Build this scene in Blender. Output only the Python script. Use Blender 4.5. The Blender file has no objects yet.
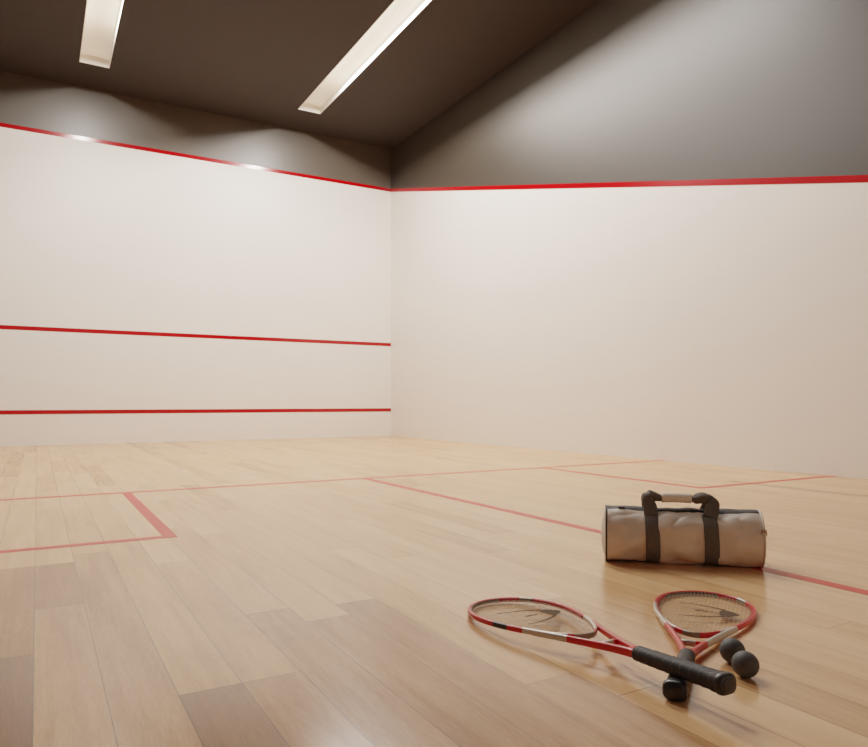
import bpy, bmesh, math, random
from mathutils import Vector, Matrix, noise
random.seed(11)
D = bpy.data
SC = bpy.context.scene
COL = SC.collection
PI = math.pi

# ------------------------------------------------------------------ measures
CAM_H = 0.5312
XR, XL = 5.008, -1.15          # right and left wall faces
YF, YB = 10.164, -2.2          # front and back wall faces
ZC = 4.674                     # ceiling
OUT, SERV, TIN = 4.002, 1.485, 0.4233
SLOPE = 0.2562                 # fall of the out line along the side wall
Y_SHORT, Y_BOX = 4.510, 2.931
X_HALF, X_BOXL, X_BOXR = 2.013, 0.461, 3.600
LIGHTS = ((0.447, 0.780), (3.190, 3.524))
LY1, LY0 = 9.424, 4.0          # trough ends
LDEP = 0.105

# ------------------------------------------------------------------ helpers
def srgb(r, g, b):
    f = lambda c: c / 12.92 if c <= 0.04045 else ((c + 0.055) / 1.055) ** 2.4
    return (f(r / 255), f(g / 255), f(b / 255), 1)

def link(name, bm, mats, parent=None, smooth=False, loc=None):
    me = D.meshes.new(name)
    bm.normal_update()
    bm.to_mesh(me); bm.free()
    for m in (mats if isinstance(mats, (list, tuple)) else [mats]):
        me.materials.append(m)
    if smooth:
        for p in me.polygons: p.use_smooth = True
    o = D.objects.new(name, me); COL.objects.link(o)
    if parent: o.parent = parent
    if loc: o.location = loc
    return o

def empty(name, loc, rotz=0):
    o = D.objects.new(name, None); COL.objects.link(o)
    o.location = loc; o.rotation_euler = (0, 0, rotz); o.empty_display_size = .05
    return o

def tag(o, label=None, cat=None, group=None, kind=None):
    if label: o['label'] = label
    if cat: o['category'] = cat
    if group: o['group'] = group
    if kind: o['kind'] = kind
    return o

def add_box(bm, lo, hi, mi=0, bevel=0):
    v = [bm.verts.new((x, y, z)) for z in (lo[2], hi[2]) for y in (lo[1], hi[1]) for x in (lo[0], hi[0])]
    fs = [(0, 2, 3, 1), (4, 5, 7, 6), (0, 1, 5, 4), (2, 6, 7, 3), (0, 4, 6, 2), (1, 3, 7, 5)]
    out = []
    for f in fs:
        q = bm.faces.new([v[i] for i in f]); q.material_index = mi; out.append(q)
    if bevel:
        es = set(e for q in out for e in q.edges)
        bmesh.ops.bevel(bm, geom=list(es), offset=bevel, segments=2, affect='EDGES', profile=.5)

def add_poly_prism(bm, pts, off, mi=0):
    """flat polygon pts (3D) extruded by vector off"""
    a = [bm.verts.new(p) for p in pts]; b = [bm.verts.new(Vector(p) + Vector(off)) for p in pts]
    n = len(pts)
    fs = [bm.faces.new(a[::-1]), bm.faces.new(b)]
    for i in range(n):
        fs.append(bm.faces.new((a[i], a[(i + 1) % n], b[(i + 1) % n], b[i])))
    for f in fs: f.material_index = mi
    bmesh.ops.recalc_face_normals(bm, faces=fs)

def round_rect(hw, hh, r, n=4):
    """cross-section loop (a, b) of a rounded rectangle"""
    r = min(r, hw, hh); out = []
    for cx, cy, a0 in ((hw - r, hh - r, 0), (-hw + r, hh - r, 90), (-hw + r, -hh + r, 180), (hw - r, -hh + r, 270)):
        for k in range(n):
            a = math.radians(a0 + 90 * k / (n - 1))
            out.append((cx + r * math.cos(a), cy + r * math.sin(a)))
    return out

def sweep(bm, frames, closed=False, mi=None, cap=True):
    """frames: list of (pos, side, up, section loop). mi(i) gives the material of segment i"""
    rings = []
    for p, s, u, loop in frames:
        rings.append([bm.verts.new(p + s * a + u * b) for a, b in loop])
    n = len(rings); m = len(rings[0]); fs = []
    for i in range(n if closed else n - 1):
        A, B = rings[i], rings[(i + 1) % n]
        for j in range(m):
            f = bm.faces.new((A[j], A[(j + 1) % m], B[(j + 1) % m], B[j]))
            if mi: f.material_index = mi(i)
            fs.append(f)
    if cap and not closed:
        f = bm.faces.new(rings[0][::-1]); fs.append(f)
        if mi: f.material_index = mi(0)
        f = bm.faces.new(rings[-1]); fs.append(f)
        if mi: f.material_index = mi(n - 2)
    bmesh.ops.recalc_face_normals(bm, faces=fs)
    return rings

def catmull(pts, n):
    """resample a list of tuples (any dimension) with a Catmull-Rom spline"""
    P = [tuple(2 * a - b for a, b in zip(pts[0], pts[1]))] + list(pts) + [tuple(2 * a - b for a, b in zip(pts[-1], pts[-2]))]
    out = []
    for i in range(1, len(P) - 2):
        for k in range(n):
            t = k / n
            out.append(tuple(.5 * (2 * b + (c - a) * t + (2 * a - 5 * b + 4 * c - d) * t * t + (-a + 3 * b - 3 * c + d) * t ** 3)
                             for a, b, c, d in zip(P[i - 1], P[i], P[i + 1], P[i + 2])))
    out.append(tuple(pts[-1]))
    return out

# ------------------------------------------------------------------ materials
def mat(name, color, rough=.5, spec=.5, metal=0, emit=None, estr=0, bump=None, vary=None, coat=0):
    m = D.materials.new(name); m.use_nodes = True
    nt = m.node_tree; b = nt.nodes['Principled BSDF']
    b.inputs['Base Color'].default_value = color
    b.inputs['Roughness'].default_value = rough
    b.inputs['Specular IOR Level'].default_value = spec
    b.inputs['Metallic'].default_value = metal
    b.inputs['Coat Weight'].default_value = coat
    if emit:
        b.inputs['Emission Color'].default_value = emit
        b.inputs['Emission Strength'].default_value = estr
    if bump or vary:
        tc = nt.nodes.new('ShaderNodeTexCoord')
    if vary:      # (scale, amount)
        n = nt.nodes.new('ShaderNodeTexNoise'); n.inputs['Scale'].default_value = vary[0]; n.inputs['Detail'].default_value = 5
        nt.links.new(tc.outputs['Object'], n.inputs['Vector'])
        mx = nt.nodes.new('ShaderNodeMix'); mx.data_type = 'RGBA'; mx.blend_type = 'MULTIPLY'
        mx.inputs['Factor'].default_value = 1
        mx.inputs['A'].default_value = color
        rp = nt.nodes.new('ShaderNodeMapRange')
        rp.inputs['To Min'].default_value = 1 - vary[1]; rp.inputs['To Max'].default_value = 1 + vary[1]
        rp.inputs['From Min'].default_value = .3; rp.inputs['From Max'].default_value = .7
        nt.links.new(n.outputs['Fac'], rp.inputs['Value'])
        nt.links.new(rp.outputs['Result'], mx.inputs['B'])
        nt.links.new(mx.outputs['Result'], b.inputs['Base Color'])
    if bump:      # (scale, strength, distance)
        n = nt.nodes.new('ShaderNodeTexNoise'); n.inputs['Scale'].default_value = bump[0]; n.inputs['Detail'].default_value = 4
        nt.links.new(tc.outputs['Object'], n.inputs['Vector'])
        bp = nt.nodes.new('ShaderNodeBump'); bp.inputs['Strength'].default_value = bump[1]; bp.inputs['Distance'].default_value = bump[2]
        nt.links.new(n.outputs['Fac'], bp.inputs['Height'])
        nt.links.new(bp.outputs['Normal'], b.inputs['Normal'])
    return m

M = {}
M['white'] = mat('white_plaster', srgb(226, 219, 211), .42, .35, bump=(9, .05, .01), vary=(1.3, .012))
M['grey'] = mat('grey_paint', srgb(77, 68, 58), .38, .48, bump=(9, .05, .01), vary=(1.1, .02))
M['greydim'] = mat('grey_paint_dimmed', srgb(53, 46, 38), .44, .36, bump=(9, .05, .01), vary=(1.1, .02))  # same grey paint, colour darkened to stand in for weaker light on the sides
M['ceil'] = mat('ceiling_paint', srgb(53, 47, 42), .7, .2, vary=(.8, .03))
M['redline'] = mat('glossy_red_line', srgb(160, 4, 10), .16, .5)
M['floorline'] = mat('red_court_line', srgb(208, 64, 57), .4, .25)
M['trough'] = mat('trough_white', srgb(226, 222, 214), .5, .3)
M['diffuser'] = mat('lamp_diffuser', srgb(225, 214, 198), .5, .2, emit=srgb(255, 240, 220), estr=.28)
M['back'] = mat('back_wall_bounce_white', srgb(226, 219, 211), .5, .3)  # unseen back wall, coloured white to bounce fill light toward the bag
M['left'] = mat('left_wall_darkened', srgb(112, 106, 100), .5, .3)  # unseen left wall, made dark to cut bounced light on that side
M['red'] = mat('racket_red', srgb(196, 18, 22), .34, .4, coat=.15)
M['silver'] = mat('racket_silver', srgb(188, 178, 166), .3, .5, metal=.25, coat=.4)
M['black'] = mat('racket_black', srgb(38, 34, 32), .4, .5)
M['bridge'] = mat('racket_grey', srgb(128, 116, 98), .35, .5, coat=.3)
M['gromgrey'] = mat('grommet_grey', srgb(120, 110, 98), .5, .4)
M['grip'] = mat('grip_rubber', srgb(44, 39, 36), .62, .35, bump=(420, .5, .001), vary=(60, .12))
M['butt'] = mat('butt_plastic', srgb(26, 24, 23), .35, .5)
M['string'] = mat('string_nylon', srgb(214, 202, 182), .4, .4)
M['ink'] = mat('stencil_ink', srgb(92, 74, 60), .9, .1)
M['ball'] = mat('ball_rubber', srgb(76, 75, 74), .6, .35, bump=(300, .35, .0015), vary=(90, .1))
M['bag'] = mat('bag_leather', srgb(206, 190, 176), .40, .5, bump=(90, .22, .003), vary=(6, .05))
M['bagtrim'] = mat('bag_dark_trim', srgb(46, 41, 37), .55, .35)
M['bagend'] = mat('bag_end_leather', srgb(196, 184, 170), .5, .4, bump=(90, .2, .003))
M['web'] = mat('bag_webbing', srgb(92, 86, 80), .75, .25, bump=(500, .5, .001), vary=(120, .12))
M['wrap'] = mat('handle_wrap', srgb(222, 212, 198), .5, .4, bump=(120, .2, .002))
M['zipm'] = mat('zip_metal', srgb(150, 130, 112), .35, .5, metal=.8)

def floor_material():
    m = D.materials.new('maple_boards'); m.use_nodes = True
    nt = m.node_tree; N = nt.nodes; L = nt.links; b = N['Principled BSDF']
    def math_(op, a, bb=None, c=None):
        n = N.new('ShaderNodeMath'); n.operation = op
        for i, v in enumerate((a, bb, c)):
            if v is None: continue
            if isinstance(v, (int, float)): n.inputs[i].default_value = v
            else: L.new(v, n.inputs[i])
        return n.outputs[0]
    at = N.new('ShaderNodeAttribute'); at.attribute_name = 'board'      # r = tone, g = seed
    sep = N.new('ShaderNodeSeparateColor'); L.new(at.outputs['Color'], sep.inputs[0])
    tone, seed, seam = sep.outputs[0], sep.outputs[1], sep.outputs[2]
    tc = N.new('ShaderNodeTexCoord')
    mp = N.new('ShaderNodeMapping'); L.new(tc.outputs['Object'], mp.inputs['Vector'])
    mp.inputs['Scale'].default_value = (26, 1.5, 1)
    cmb = N.new('ShaderNodeCombineXYZ'); L.new(math_('MULTIPLY', seed, 57.0), cmb.inputs[0]); L.new(math_('MULTIPLY', seed, 91.0), cmb.inputs[1])
    ad = N.new('ShaderNodeVectorMath'); ad.operation = 'ADD'; L.new(mp.outputs[0], ad.inputs[0]); L.new(cmb.outputs[0], ad.inputs[1])
    n1 = N.new('ShaderNodeTexNoise'); n1.inputs['Scale'].default_value = 1; n1.inputs['Detail'].default_value = 6; n1.inputs['Roughness'].default_value = .6
    n1.inputs['Distortion'].default_value = .6
    L.new(ad.outputs[0], n1.inputs['Vector'])
    # fine flecks
    mp2 = N.new('ShaderNodeMapping'); L.new(tc.outputs['Object'], mp2.inputs['Vector']); mp2.inputs['Scale'].default_value = (420, 24, 1)
    n2 = N.new('ShaderNodeTexNoise'); n2.inputs['Scale'].default_value = 1; n2.inputs['Detail'].default_value = 2
    L.new(mp2.outputs[0], n2.inputs['Vector'])
    # slow blotches
    mp3 = N.new('ShaderNodeMapping'); L.new(ad.outputs[0], mp3.inputs['Vector']); mp3.inputs['Scale'].default_value = (.12, .6, 1)
    n3 = N.new('ShaderNodeTexNoise'); n3.inputs['Scale'].default_value = 1.2; n3.inputs['Detail'].default_value = 2
    L.new(mp3.outputs[0], n3.inputs['Vector'])
    t = math_('ADD', tone, math_('MULTIPLY', math_('SUBTRACT', n1.outputs['Fac'], .5), .55))
    t = math_('ADD', t, math_('MULTIPLY', math_('SUBTRACT', n2.outputs['Fac'], .5), .30))
    t = math_('ADD', t, math_('MULTIPLY', math_('SUBTRACT', n3.outputs['Fac'], .5), .45))
    cr = N.new('ShaderNodeValToRGB'); L.new(t, cr.inputs[0])
    e = cr.color_ramp.elements
    e[0].position = 0; e[0].color = srgb(124, 82, 47)
    e[1].position = 1; e[1].color = srgb(228, 182, 138)
    k = e.new(.35); k.color = srgb(162, 113, 70)
    k = e.new(.62); k.color = srgb(204, 154, 108)
    # seams from the two UV layers (distance to the edges of each board, in metres)
    uv = N.new('ShaderNodeUVMap'); uv.uv_map = 'near'; su = N.new('ShaderNodeSeparateXYZ'); L.new(uv.outputs[0], su.inputs[0])
    uw = N.new('ShaderNodeUVMap'); uw.uv_map = 'far'; sw = N.new('ShaderNodeSeparateXYZ'); L.new(uw.outputs[0], sw.inputs[0])
    d = math_('MINIMUM', math_('MINIMUM', su.outputs[0], sw.outputs[0]), math_('MINIMUM', su.outputs[1], sw.outputs[1]))
    mr = N.new('ShaderNodeMapRange'); mr.inputs['From Min'].default_value = 0; mr.inputs['From Max'].default_value = .0018
    mr.inputs['To Min'].default_value = 1; mr.inputs['To Max'].default_value = 0; L.new(d, mr.inputs['Value'])
    gap = math_('MULTIPLY', mr.outputs[0], seam)
    mx = N.new('ShaderNodeMix'); mx.data_type = 'RGBA'; L.new(gap, mx.inputs['Factor'])
    L.new(cr.outputs[0], mx.inputs['A']); mx.inputs['B'].default_value = srgb(84, 54, 34)
    L.new(mx.outputs['Result'], b.inputs['Base Color'])
    r = math_('ADD', .17, math_('MULTIPLY', n1.outputs['Fac'], .08))
    L.new(r, b.inputs['Roughness'])
    b.inputs['Specular IOR Level'].default_value = .48
    b.inputs['Coat Weight'].default_value = 0
    bp = N.new('ShaderNodeBump'); bp.inputs['Strength'].default_value = .015; bp.inputs['Distance'].default_value = .001
    L.new(math_('SUBTRACT', n2.outputs['Fac'], math_('MULTIPLY', gap, 2)), bp.inputs['Height'])
    L.new(bp.outputs[0], b.inputs['Normal'])
    return m
M['floor'] = floor_material()

# ------------------------------------------------------------------ the setting
def build_floor():
    bm = bmesh.new()
    cl = bm.loops.layers.float_color.new('board')
    u1 = bm.loops.layers.uv.new('near'); u2 = bm.loops.layers.uv.new('far')
    W = .115
    x0, x1 = XL - .1, XR + .1
    r0, r1 = math.floor(x0 / W), math.ceil(x1 / W)
    rnd = random.Random(5)
    fixed = {   # row: (list of board ends, {index of board before that end: tone})
        -1: [(-3, .5), (1.70, .06), (2.62, .36)],
        0: [(-3, .5), (2.06, .50), (2.62, .32), (4.0, .66)],
        1: [(-3, .5), (2.75, .42), (3.95, .62)],
        2: [(-3, .5), (1.326, .12), (2.95, .58), (3.75, .66)],
        3: [(-3, .5), (1.326, .40), (2.45, .56), (3.6, .78)],
        4: [(-3, .5), (1.75, .46), (3.1, .60)],
        5: [(-3, .5), (1.62, .38), (2.9, .62)],
        6: [(-3, .5), (1.72, .40), (3.2, .64)],
        7: [(-3, .5), (1.05, .50), (2.3, .58), (3.5, .70)],
    }  # near rows: boards' own tones, plus painted darkening for light falling off
    for row in range(r0, r1):
        xa, xb = max(row * W - .007, x0), min((row + 1) * W - .007, x1)
        if xb - xa < 1e-4: continue
        cuts = []
        if row in fixed:
            cuts = list(fixed[row]); y = cuts[-1][0]
        else:
            y = -3 + rnd.random() * 1.1; cuts = [(-3, .5), (y, .5)]
        while y < YF + .1:
            y += rnd.uniform(.75, 1.7)
            q = rnd.random()
            tone = .72 + rnd.gauss(0, .05)
            if q < .07: tone -= .16
            if q > .9: tone += .08
            cuts.append((y, min(.95, max(.08, tone))))
        for (ya, _), (yb, tone) in zip(cuts, cuts[1:]):
            ya, yb = max(ya, YB - .1), min(yb, YF + .1)
            if yb - ya < 1e-3: continue
            vs = [bm.verts.new((x, y_, 0)) for x, y_ in ((xa, ya), (xb, ya), (xb, yb), (xa, yb))]
            f = bm.faces.new(vs)
            seed = rnd.random(); seam = rnd.choice((.35, .5, .7, 1)) if row > 3 else rnd.choice((.8, 1))
            w, l = xb - xa, yb - ya
            for lp, (a, c) in zip(f.loops, ((0, 0), (w, 0), (w, l), (0, l))):
                lp[cl] = (tone, seed, seam, 1); lp[u1].uv = (a, c); lp[u2].uv = (w - a, l - c)
    # underside
    vs = [bm.verts.new(p) for p in ((x0, YB - .1, -.06), (x0, YF + .1, -.06), (x1, YF + .1, -.06), (x1, YB - .1, -.06))]
    bm.faces.new(vs)
    o = link('floor', bm, M['floor']); tag(o, kind='structure')
    return o
floor = build_floor()

def floor_line(name, x0, x1, y0, y1):
    bm = bmesh.new(); add_box(bm, (x0, y0, -.0005), (x1, y1, .0007))
    return link(name, bm, M['floorline'], floor)
h = .025
floor_line('short_line', XL, XR, Y_SHORT - h, Y_SHORT + h)
floor_line('half_court_line', X_HALF - h, X_HALF + h, YB, Y_SHORT - h)
for xa, xb, xi in ((XL, X_BOXL + h, X_BOXL), (X_BOXR - h, XR, X_BOXR)):
    bm = bmesh.new()
    add_box(bm, (xi - h, Y_BOX + h, -.0005), (xi + h, Y_SHORT - h, .0007))
    add_box(bm, (xa, Y_BOX - h, -.0005), (xb, Y_BOX + h, .0007))
    link('service_box_line', bm, M['floorline'], floor)

# front wall: white below the out line, grey above
bm = bmesh.new()
add_box(bm, (XL - .1, YF, -.06), (XR + .1, YF + .1, OUT), 0)
add_box(bm, (XL - .1, YF, OUT), (XR + .1, YF + .1, ZC + .25), 1)
wf = tag(link('wall_front', bm, [M['white'], M['grey']]), kind='structure')
lh = .026
for n, z in (('out_line', OUT), ('service_line', SERV), ('tin_line', TIN)):
    bm = bmesh.new(); add_box(bm, (XL, YF - .003, z - lh), (XR - .002, YF + .01, z + lh), 0, .0012)
    link(n, bm, M['redline'], wf)

def side_wall(name, xi, xo, xline, low):
    def zl(y): return OUT - SLOPE * (YF - y)
    bm = bmesh.new()
    yb = YB
    off = (xo - xi, 0, 0)
    add_poly_prism(bm, [(xi, YF, -.06), (xi, yb, -.06), (xi, yb, zl(yb)), (xi, YF, OUT)], off, 0)
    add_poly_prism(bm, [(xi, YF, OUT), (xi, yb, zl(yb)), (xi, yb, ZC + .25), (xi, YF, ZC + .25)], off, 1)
    w = tag(link(name, bm, [low, M['greydim']]), kind='structure')
    bm = bmesh.new()
    add_poly_prism(bm, [(xi, YF - .003, OUT - lh), (xi, yb, zl(yb) - lh), (xi, yb, zl(yb) + lh), (xi, YF - .003, OUT + lh)], (xline, 0, 0))
    link('out_line', bm, M['redline'], w)
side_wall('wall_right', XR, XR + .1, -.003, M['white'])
side_wall('wall_left', XL, XL - .1, .003, M['left'])
bm = bmesh.new(); add_box(bm, (XL - .1, YB - .1, -.06), (XR + .1, YB, ZC + .25))
tag(link('wall_back', bm, M['back']), kind='structure')

# ceiling with two long slots
bm = bmesh.new()
zt = ZC + .25
xs = [XL - .1, LIGHTS[0][0], LIGHTS[0][1], LIGHTS[1][0], LIGHTS[1][1], XR + .1]
for i in (0, 2, 4):
    add_box(bm, (xs[i], YB - .1, ZC), (xs[i + 1], YF + .1, zt))
for i in (1, 3):
    add_box(bm, (xs[i], YB - .1, ZC), (xs[i + 1], LY0, zt))
    add_box(bm, (xs[i], LY1, ZC), (xs[i + 1], YF + .1, zt))
tag(link('ceiling', bm, M['ceil']), kind='structure')

LAMP_W = 305
LAMP_C = (1, .945, .885)
def ceiling_light(x0, x1, label, gain):
    xc = (x0 + x1) / 2; yc = (LY0 + LY1) / 2
    t = empty('recessed_ceiling_light', (xc, yc, ZC)); tag(t, label, 'ceiling light', 'recessed strip lights in the ceiling')
    hw, hl = (x1 - x0) / 2, (LY1 - LY0) / 2
    bm = bmesh.new(); k = .006
    for lo, hi in (((-hw, -hl, -.004), (-hw + k, hl, LDEP + .02)), ((hw - k, -hl, -.004), (hw, hl, LDEP + .02)),
                   ((-hw + k, -hl, -.004), (hw - k, -hl + k, LDEP + .02)), ((-hw + k, hl - k, -.004), (hw - k, hl, LDEP + .02))):
        add_box(bm, lo, hi)
    link('housing', bm, M['trough'], t)
    bm = bmesh.new()
    # slightly arched diffuser panel
    n = 8; fr = []
    for i in range(n + 1):
        x = (-1 + 2 * i / n) * (hw - k); z = LDEP - .02 + .018 * (1 - (2 * i / n - 1) ** 2)
        fr.append((x, z))
    lo = [[bm.verts.new((x, y, z)) for x, z in fr] for y in (-hl + k, hl - k)]
    hi_ = [[bm.verts.new((x, y, LDEP + .02)) for x, z in fr] for y in (-hl + k, hl - k)]
    for i in range(n):
        bm.faces.new((lo[0][i], lo[1][i], lo[1][i + 1], lo[0][i + 1]))
        bm.faces.new((hi_[0][i], hi_[0][i + 1], hi_[1][i + 1], hi_[1][i]))
    bmesh.ops.recalc_face_normals(bm, faces=bm.faces[:])
    link('diffuser', bm, M['diffuser'], t, True)
    la = D.lights.new('strip_lamp', 'AREA'); la.shape = 'RECTANGLE'; la.size = .11; la.size_y = 2 * hl - .95
    la.energy = gain * LAMP_W * (2 * hl) / 6.0; la.color = LAMP_C
    # a bare-tube spread: nearly the same intensity in every direction below the ceiling
    la.use_nodes = True; nt = la.node_tree; N = nt.nodes; L = nt.links
    em = N['Emission'] if 'Emission' in N else N.new('ShaderNodeEmission')
    ge = N.new('ShaderNodeNewGeometry'); dt = N.new('ShaderNodeVectorMath'); dt.operation = 'DOT_PRODUCT'
    L.new(ge.outputs['Normal'], dt.inputs[0]); L.new(ge.outputs['Incoming'], dt.inputs[1])
    ab = N.new('ShaderNodeMath'); ab.operation = 'ABSOLUTE'; L.new(dt.outputs['Value'], ab.inputs[0])
    ad = N.new('ShaderNodeMath'); ad.operation = 'ADD'; L.new(ab.outputs[0], ad.inputs[0]); ad.inputs[1].default_value = .15
    dv = N.new('ShaderNodeMath'); dv.operation = 'DIVIDE'; dv.inputs[0].default_value = 1; L.new(ad.outputs[0], dv.inputs[1])
    L.new(dv.outputs[0], em.inputs['Strength'])
    lo_ = D.objects.new('strip_lamp', la); COL.objects.link(lo_); lo_.parent = t; lo_.location = (0, -.42, .055)
    return t
ceiling_light(*LIGHTS[0], 'left of the two long white strip lights recessed in the dark ceiling', .72)
ceiling_light(*LIGHTS[1], 'right of the two long white strip lights recessed in the dark ceiling', 1.14)

# ------------------------------------------------------------------ rackets
RL, S0, RW, RE = .7470, .3530, .1130, .2945
HC, HH = (S0 + RL) / 2, (RL - S0) / 2
def hoop(th, off=0):
    """centre line of the head; th = 0 at the tip; returns (s, t), outward normal"""
    def p(a): return Vector((HC + HH * math.cos(a), RW * math.sin(a) * (1 + RE * math.cos(a))))
    d = (p(th + 1e-3) - p(th - 1e-3)).normalized(); n = Vector((d.y, -d.x))
    q = p(th) + n * off
    return q, n

BANDS = (
    # (upper limit of |angle|, colour) for the two sides of the head; 0 red, 1 silver, 2 black, 3 grey
    (((91, 0), (102, 2), (116, 0), (152, 1), (161, 0), (181, 3)), ((32, 0), (45, 1), (112, 0), (152, 1), (166, 0), (181, 3))),
    (((82, 0), (149, 1), (162, 0), (181, 3)), ((32, 0), (45, 1), (124, 0), (146, 1), (172, 0), (181, 3))),
)
def seg_col(deg, which):
    for lim, c in BANDS[which][0 if deg > 0 else 1]:
        if abs(deg) < lim: return c

def make_racket(label, loc, ang, zb, zt, arms, which):
    R = empty('squash_racket', (loc[0], loc[1], 0), 0)
    tag(R, label, 'racket', 'squash rackets crossed on the floor')
    R.location = (loc[0], loc[1], zb)
    pitch = math.atan2(zt - zb, RL)
    R.rotation_euler = (0, -pitch, ang)
    Z = Vector((0, 0, 1))
    # frame: head hoop + throat arms + brace + short shaft
    bm = bmesh.new()
    n = 144; fr = []
    for i in range(n):
        th = -PI + 2 * PI * i / n
        q, nn = hoop(th)
        hw = .0047 if abs(th) < 2.6 else .0038
        fr.append((Vector((q.x, q.y, 0)), Vector((nn.x, nn.y, 0)), Z, round_rect(hw, .0064, .0036)))
    sweep(bm, fr, closed=True, mi=lambda i: seg_col(-180 + 360 * (i + .5) / n, which))
    for sg in (1, -1):
        path = catmull([(.190, .0065), (.225, .0095), (.262, .0185), (.305, .0315), (.36, .0505), (.405, .0675), (.44, .0815)], 8)
        fr = []
        for i, (s, t) in enumerate(path):
            a = path[max(0, i - 1)]; b = path[min(len(path) - 1, i + 1)]
            d = Vector((b[0] - a[0], (b[1] - a[1]) * sg, 0)).normalized(); nn = Vector((d.y, -d.x, 0))
            k = i / (len(path) - 1)
            fr.append((Vector((s, t * sg, 0)), nn, Z, round_rect(.0066 - .0016 * k, .0088 - .0019 * k, .0048)))
        m_ = len(path) - 1
        cut = arms[0] if sg > 0 else arms[1]
        sweep(bm, fr, mi=lambda i: 0 if i < m_ * cut else 1)
    # brace between the arms
    fr = [(Vector((.289, y, 0)), Vector((1, 0, 0)), Z, round_rect(.0045, .0062, .003)) for y in (-.027, -.009, .009, .027)]
    sweep(bm, fr, mi=lambda i: (0, 1, 1)[i])
    # shaft neck entering the grip
    fr = [(Vector((s, 0, 0)), Vector((0, 1, 0)), Z, round_rect(w, .0088, .006)) for s, w in ((.17, .011), (.2, .0125), (.226, .0155))]
    sweep(bm, fr, mi=lambda i: 0)
    link('frame', bm, [M['red'], M['silver'], M['black'], M['bridge']], R, True)
    # grommet strip lining the inside of the head
    bm = bmesh.new()
    k = 232; fr = []
    for i in range(k + 1):
        th = math.radians(-112 + 224 * i / k)
        q, nn = hoop(th, -.0056)
        fr.append((Vector((q.x, q.y, 0)), Vector((nn.x, nn.y, 0)), Z, round_rect(.0011, .0048, .0009)))
    def gm(i):
        deg = -112 + 224 * (i + .5) / k
        if -46 < deg < -32: return 1
        if i % 4 == 1: return 2
        return 1 if -10 < deg < 56 else 0
    sweep(bm, fr, mi=gm)
    link('grommet_strip', bm, [M['red'], M['gromgrey'], M['black']], R, True)
    # strings, woven
    bm = bmesh.new(); r = .00038
    def inside_t(s):           # half-width of the head at s
        c = max(-1, min(1, (s - HC) / HH)); return RW * math.sqrt(max(0, 1 - c * c)) * (1 + RE * c) - .005
    def string(pts):
        fr = []
        for i, p in enumerate(pts):
            a = pts[max(0, i - 1)]; b = pts[min(len(pts) - 1, i + 1)]
            d = (b - a).normalized(); sd = d.cross(Z).normalized(); up = sd.cross(d)
            fr.append((p, sd, up, [(r, 0), (0, r), (-r, 0), (0, -r)]))
        sweep(bm, fr, cap=False)
    sp = .0098
    mains = [(j + .5) * sp for j in range(-12, 12)]
    crosses = [S0 + .012 + j * sp for j in range(int((RL - S0 - .02) / sp) + 1)]
    for jt, t in enumerate(mains):
        ss = [S0 + .005 + (RL - S0 - .01) * q / 400 for q in range(401)]
        ok = [s for s in ss if inside_t(s) > abs(t)]
        if len(ok) < 3: continue
        pts = [Vector((ok[0], t, 0))] + [Vector((s, t, .0006 * (1 if (jt + jc) % 2 else -1))) for jc, s in enumerate(crosses) if ok[0] < s < ok[-1]] + [Vector((ok[-1], t, 0))]
        string(pts)
    for jc, s in enumerate(crosses):
        w = inside_t(s)
        if w < .012: continue
        pts = [Vector((s, -w, 0))] + [Vector((s, t, -.0006 * (1 if (jt + jc) % 2 else -1))) for jt, t in enumerate(mains) if abs(t) < w] + [Vector((s, w, 0))]
        string(pts)
    sb = link('string_bed', bm, M['string'], R)
    # stencilled mark on the strings: two arcs closing to a solid tip, and a short bar
    bm = bmesh.new()
    def ribbon(pts):
        c = catmull(pts, 6); rows = []
        for i, (s, t, w) in enumerate(c):
            a = c[max(0, i - 1)]; b = c[min(len(c) - 1, i + 1)]
            d = Vector((b[0] - a[0], b[1] - a[1], 0)).normalized(); nn = Vector((-d.y, d.x, 0)) * w
            p = Vector((s, t, .0014)); rows.append((bm.verts.new(p + nn), bm.verts.new(p - nn)))
        for (a, b), (c_, d_) in zip(rows, rows[1:]): bm.faces.new((a, b, d_, c_))
    ribbon([(.6185, .060, .0022), (.6165, .030, .0030), (.610, .000, .0036), (.601, -.028, .0046), (.590, -.050, .0060)])
    ribbon([(.4985, .054, .0022), (.5005, .026, .0030), (.508, -.004, .0036), (.519, -.030, .0042), (.530, -.050, .0050)])
    ribbon([(.560, .018, .0036), (.5595, .000, .0042), (.559, -.018, .0036)])
    # tip: crosswise bars and lengthwise bars, as the paint sits on the strings
    tipo = [(.592, -.046), (.587, -.060), (.578, -.073), (.566, -.084), (.556, -.085), (.545, -.075), (.535, -.062), (.528, -.046), (.545, -.040), (.575, -.038)]
    bm.faces.new([bm.verts.new((s, t, .0013)) for s, t in tipo])
    bmesh.ops.recalc_face_normals(bm, faces=bm.faces[:])
    link('string_stencil', bm, M['ink'], sb)
    # grip with overlapping wrap, flared butt
    bm = bmesh.new(); fr = []
    GL = .212; k = 106
    for i in range(k + 1):
        s = .004 + (GL - .004) * i / k
        tp = min(1, s / GL); w, hgt = .0184 - .0030 * tp, .0158 - .0022 * tp
        fl = max(0, 1 - s / .035); w += .0026 * fl ** 1.5; hgt += .0016 * fl ** 1.5
        ph = (s / .0215) % 1
        ridge = .0007 * ph - .0011 * (1 if ph > .93 else 0)
        e = max(0, (s - (GL - .008)) / .008); w *= 1 - .16 * e * e; hgt *= 1 - .16 * e * e
        slant = .004
        loop = round_rect(w + ridge, hgt + ridge, .0125, 6)
        fr.append((Vector((s, 0, 0)), Vector((0, 1, 0)), Z, loop))
    rings = sweep(bm, fr)
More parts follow.
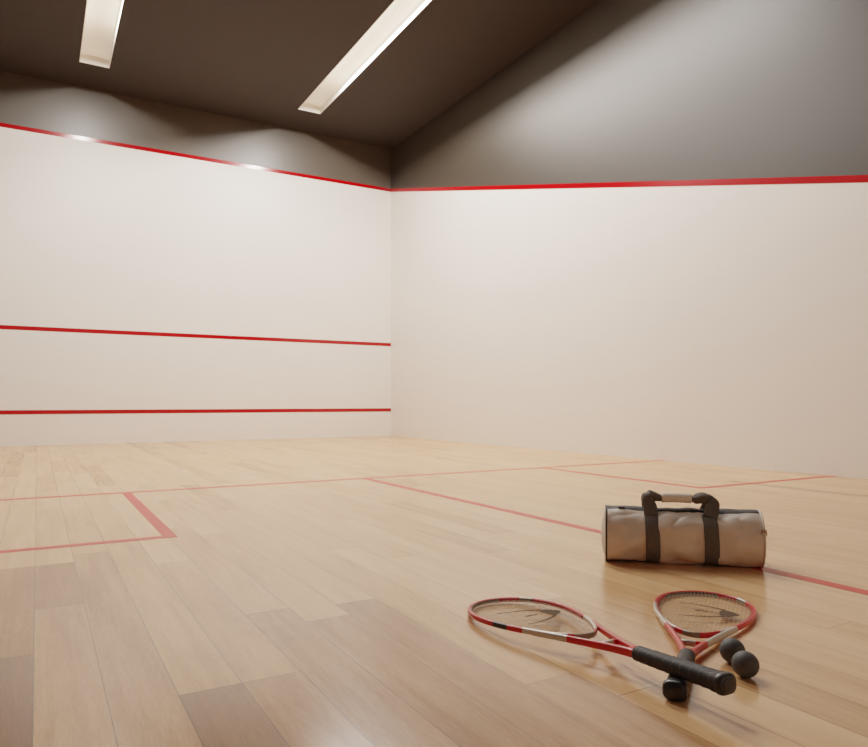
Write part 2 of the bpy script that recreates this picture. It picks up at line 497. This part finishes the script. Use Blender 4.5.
    for ring in rings[2:-3]:
        for v in ring:     # the wrap runs at a slant
            v.co.x += .18 * v.co.y
    g = link('grip', bm, M['grip'], R, True)
    bm = bmesh.new()
    fr = []
    for s, q in ((-.004, .82), (-.0025, .93), (0, .99), (.005, 1.03), (.008, 1.03), (.0095, 1.0)):
        fr.append((Vector((s, 0, 0)), Vector((0, 1, 0)), Z, round_rect(.0212 * q, .0175 * q, .0130 * q, 6)))
    sweep(bm, fr)
    # raised oval in the butt face
    fr = [(Vector((s, 0, 0)), Vector((0, 1, 0)), Z, round_rect(.0145 * q, .0112 * q, .0095 * q, 6)) for s, q in ((-.0030, 1), (-.0050, .96), (-.0054, .88))]
    sweep(bm, fr)
    link('butt_cap', bm, M['butt'], g, True)
    return R

make_racket('red and silver squash racket whose black grip lies on top of the other grip',
            (1.0119, .772), 1.5387, .0552, .0080, (.66, .95), 0)
make_racket('red and silver squash racket whose grip lies underneath, head pointing toward the bag',
            (.9819, .8571), .5995, .0190, .0066, (.80, .45), 1)

# ------------------------------------------------------------------ balls
def ball(loc, label):
    bm = bmesh.new()
    bmesh.ops.create_uvsphere(bm, u_segments=48, v_segments=28, radius=.025)
    o = link('squash_ball', bm, M['ball'], None, True, (loc[0], loc[1], .025))
    o.rotation_euler = (.4, .7, 0)
    tag(o, label, 'ball', 'squash balls beside the rackets')
    # double dot mark is not visible in the photograph, the balls are plain
ball((1.1894, .8668), 'dark grey rubber squash ball on the floor, nearer the camera, in front of another ball')
ball((1.2321, .9279), 'dark grey rubber squash ball on the floor, partly hidden behind another ball')

# ------------------------------------------------------------------ duffel bag
def make_bag():
    LB, RB = .482, .0955
    yaw = math.atan2(1.3990 - 1.7286, 2.0036 - 1.6516)
    mid = Vector(((1.6516 + 2.0036) / 2, (1.3990 + 1.7286) / 2))
    away = Vector((-math.sin(yaw), math.cos(yaw)))
    c = mid + away * .052
    B = empty('duffel_bag', (c.x, c.y, 0), yaw)
    tag(B, 'taupe leather cylinder duffel bag with two dark straps standing on the court floor', 'bag')
    X1, X2 = -.094, .086
    CZ = .885                 # height of the axis over the radius: the bag has settled
    HWS = .0225
    def prof(a):
        """unit outline at angle a, 0 = front, 90 = top: round with a settled base"""
        y = -math.cos(a); z = math.sin(a)
        z = z if z > 0 else z * (1 - .10 * abs(z) ** 4)
        return y, z
    def radius(x, a):
        u = x / (LB / 2)
        r = RB * (1 - .012 * (1 - u * u))
        strap = max(math.exp(-((x - X1) / .03) ** 2), math.exp(-((x - X2) / .03) ** 2))
        r -= .0035 * strap
        top = max(0, math.sin(a))
        p = Vector((x * 9, math.cos(a) * 1.3, math.sin(a) * 1.3))
        edge = (1 - abs(u) ** 6) * (1 - .75 * top ** 5)
        r += edge * (1 - strap * .8) * (.0140 * noise.noise(p + Vector((3.1, .4, 7.2))) + .0080 * noise.noise(p * 2.0 + Vector((9, 1, 4))))
        cr = noise.noise(Vector((x * 13 + 5, math.cos(a) * 1.6 + 2 + x * 5, math.sin(a) * 1.2)))
        r -= edge * (1 - strap) * .0045 * max(0, 1 - abs(cr) * 5.5) * max(0, .25 + .75 * math.sin(a))
        # vertical gathers hanging from the top seam
        gather = math.sin(x * 95 + 2.2 * noise.noise(Vector((x * 8, 2, 1)))) * .0016 * max(0, math.sin(a)) ** .8
        r += gather * edge * (1 - strap)
        r -= .006 * top * top * edge * (1 - u * u) * .6
        return r
    def surf(x, a, off=0):
        y, z = prof(a); r = radius(x, a) + off
        zz = RB * CZ + z * r
        return Vector((x, y * r, max(zz, .0006 + off * .2)))
    NA, NX = 96, 120
    bm = bmesh.new(); rings = []
    for i in range(NX + 1):
        x = -LB / 2 + LB * i / NX
        rings.append([bm.verts.new(surf(x, 2 * PI * j / NA)) for j in range(NA)])
    for A, Bq in zip(rings, rings[1:]):
        for j in range(NA):
            bm.faces.new((A[j], A[(j + 1) % NA], Bq[(j + 1) % NA], Bq[j]))
    bmesh.ops.recalc_face_normals(bm, faces=bm.faces[:])
    link('body', bm, M['bag'], B, True)
    # end panels, gently domed, with a zip pull
    for sg in (-1, 1):
        bm = bmesh.new(); prev = None
        x = sg * LB / 2
        for k in range(9):
            q = 1 - k / 8
            bulge = .016
            ring = [bm.verts.new(Vector((x + sg * bulge * (1 - q ** 2.2), 0, RB * CZ)) + (surf(x, 2 * PI * j / NA) - Vector((x, 0, RB * CZ))) * max(q, .002)) for j in range(NA)]
            if prev:
                for j in range(NA): bm.faces.new((prev[j], prev[(j + 1) % NA], ring[(j + 1) % NA], ring[j]))
            prev = ring
        bmesh.ops.recalc_face_normals(bm, faces=bm.faces[:])
        e = link('end_panel', bm, M['bagend'], B, True)
        # piping round the rim
        bm = bmesh.new(); fr = []
        for j in range(NA):
            a = 2 * PI * j / NA; p = surf(x, a, .0012); ctr = Vector((x, 0, RB * CZ)); rad = (p - ctr).normalized()
            fr.append((p, rad, Vector((1, 0, 0)), [(.0026 * math.cos(t * PI / 4), .0030 * math.sin(t * PI / 4)) for t in range(8)]))
        sweep(bm, fr, closed=True)
        link('piping', bm, M['bagtrim'] if sg < 0 else M['bag'], B, True)
    # zip along the top
    bm = bmesh.new(); rows = []
    A0, A1 = math.radians(68), math.radians(112)
    for i in range(61):
        x = -LB / 2 + .004 + (LB - .008) * i / 60
        rows.append([bm.verts.new(surf(x, A0 + (A1 - A0) * j / 8, .0016 if 0 < j < 8 else -.001)) for j in range(9)])
    for A, Bq in zip(rows, rows[1:]):
        for j in range(8): bm.faces.new((A[j], A[j + 1], Bq[j + 1], Bq[j]))
    bmesh.ops.recalc_face_normals(bm, faces=bm.faces[:])
    zp = link('zip', bm, M['bagtrim'], B, True)
    bm = bmesh.new(); p = surf(-.19, math.radians(72), .004)
    add_box(bm, p - Vector((.012, .002, .003)), p + Vector((.010, .003, .002)), 0, .0012)
    link('zip_pull', bm, M['bagtrim'], zp)
    # dark strip standing in for the shadow where the bag meets the floor
    bm = bmesh.new(); rows = []
    A0, A1 = math.radians(-118), math.radians(-64)
    for i in range(61):
        x = -LB / 2 + .003 + (LB - .006) * i / 60
        rows.append([bm.verts.new(surf(x, A0 + (A1 - A0) * j / 16, .0014 if 0 < j < 16 else -.001)) for j in range(17)])
    for A, Bq in zip(rows, rows[1:]):
        for j in range(16): bm.faces.new((A[j], A[j + 1], Bq[j + 1], Bq[j]))
    bmesh.ops.recalc_face_normals(bm, faces=bm.faces[:])
    link('base_shade_strip', bm, M['bagtrim'], B, True)
    # webbing straps round the body
    for xc, lean in ((X1, -.003), (X2, -.004)):
        bm = bmesh.new(); fr = []
        for k in range(81):
            a = math.radians(62 - 304 * k / 80)
            xx = xc + lean * math.sin(a)
            p = surf(xx, a, .0022); pa = surf(xx, a + .02, .0022)
            tan = (pa - p).normalized(); nn = Vector((1, 0, 0)).cross(tan)
            p.z = max(p.z, .0024)
            fr.append((p, Vector((1, 0, 0)), nn, round_rect(HWS, .0019, .0018, 3)))
        sweep(bm, fr)
        st = link('strap', bm, M['web'], B, True)
        # stitched patch joining strap and handle
    # handle: front and back webbing rise, fold over and run into the wrap
    zt = RB * CZ + RB
    HZ = zt + .033
    GX0, GX1 = -.060, .034
    hands = []
    for sy in (-1, 1):
        bm = bmesh.new()
        # columns: x, y, z, half-width, half-thickness, turn (0 = band lies across x, 1 = band lies along y/z as a rope)
        s60 = RB * math.cos(math.radians(58)); z60 = RB * CZ + RB * math.sin(math.radians(58))
        up = [(X1 - .003, sy * (s60 + .004), z60 - .004, .0225, .0022, 0), (X1 - .006, sy * (s60 - .012), z60 + .022, .0225, .0030, 0),
              (X1 - .012, sy * .024, HZ - .002, .0180, .0085, .1), (X1 - .005, sy * .015, HZ + .007, .0150, .0115, .5),
              (X1 + .014, sy * .010, HZ + .003, .0130, .0105, .9),
              (X1 + .030, sy * .008, HZ - .001, .0105, .0070, 1), (GX0 + .004, sy * .006, HZ, .0095, .0060, 1)]
        dn = [(GX1 - .004, sy * .006, HZ - .001, .0095, .0060, 1), (GX1 + .013, sy * .009, HZ - .002, .0135, .0100, 1),
              (X2 - .020, sy * .011, HZ + .003, .0160, .0120, .8), (X2 - .004, sy * .016, HZ - .002, .0175, .0105, .45),
              (X2 + .010, sy * .030, HZ - .010, .0205, .0045, .1), (X2 + .006, sy * (s60 - .009), z60 + .016, .0225, .0028, 0),
              (X2 - .001, sy * (s60 + .004), z60 - .004, .0225, .0022, 0)]
        for path in (up + dn,):      # one continuous length of webbing, through the wrap
            c_ = catmull(path, 7); fr = []
            for i, q in enumerate(c_):
                a = c_[max(0, i - 1)]; b = c_[min(len(c_) - 1, i + 1)]
                d = Vector((b[0] - a[0], b[1] - a[1], b[2] - a[2])).normalized()
                w0 = Vector((1, 0, 0)); w1 = Vector((0, .45 * sy, .9))
                w = w0.lerp(w1, max(0, min(1, q[5])))
                w = (w - d * w.dot(d)).normalized(); nn = d.cross(w)
                fr.append((Vector(q[:3]), w, nn, round_rect(max(q[3], .004), max(q[4], .0018), min(max(q[4], .0018), .006), 4)))
            sweep(bm, fr)
        hands.append(link('handle', bm, M['web'], B, True))
    hd = hands[0]
    # pale wrap round the middle of the handle
    bm = bmesh.new(); fr = []
    for i in range(25):
        u = i / 24; x = GX0 + (GX1 - GX0) * u
        r = .0162 if .04 < u < .96 else .0154
        r += .0006 * math.sin(u * 40)
        fr.append((Vector((x, 0, HZ + .001 * math.sin(PI * u))), Vector((0, 1, 0)), Vector((0, 0, 1)),
                   [(r * math.cos(t * PI / 10), r * .98 * math.sin(t * PI / 10)) for t in range(20)]))
    sweep(bm, fr)
    link('handle_wrap', bm, M['wrap'], hd, True)
    # zip pull tab and ring on the right end
    bm = bmesh.new()
    p = surf(LB / 2, math.radians(26), .000)
    fr = []
    for j in range(16):
        a = 2 * PI * j / 16
        ctr = p + Vector((-.002, -.004, -.006)); rad = Vector((math.cos(a), 0, math.sin(a)))
        fr.append((ctr + rad * .008, rad, Vector((0, 1, 0)), [(.0018 * math.cos(t * PI / 3), .0018 * math.sin(t * PI / 3)) for t in range(6)]))
    sweep(bm, fr, closed=True)
    add_box(bm, p + Vector((-.010, -.006, -.004)), p + Vector((.006, .002, .006)), 0, .0015)
    link('end_ring', bm, M['zipm'], B, True)
    return B
make_bag()

# ------------------------------------------------------------------ world, camera, view
w = D.worlds.new('world'); SC.world = w; w.use_nodes = True
w.node_tree.nodes['Background'].inputs[0].default_value = (.02, .018, .016, 1)
w.node_tree.nodes['Background'].inputs[1].default_value = .2

cam = D.cameras.new('camera'); co = D.objects.new('camera', cam); COL.objects.link(co)
cam.sensor_fit = 'HORIZONTAL'; cam.sensor_width = 36; cam.lens = 693.77 / 868 * 36
cam.shift_y = (403.18 - 373.5) / 868
cam.clip_start = .05
co.location = (0, 0, CAM_H); co.rotation_euler = (PI / 2, .0013, -.5196)
SC.camera = co
SC.view_settings.view_transform = 'Filmic'
SC.view_settings.look = 'Medium Contrast'
SC.view_settings.exposure = 0
SC.cycles.max_bounces = 10
SC.cycles.diffuse_bounces = 6
SC.cycles.caustics_reflective = False
SC.cycles.caustics_refractive = False
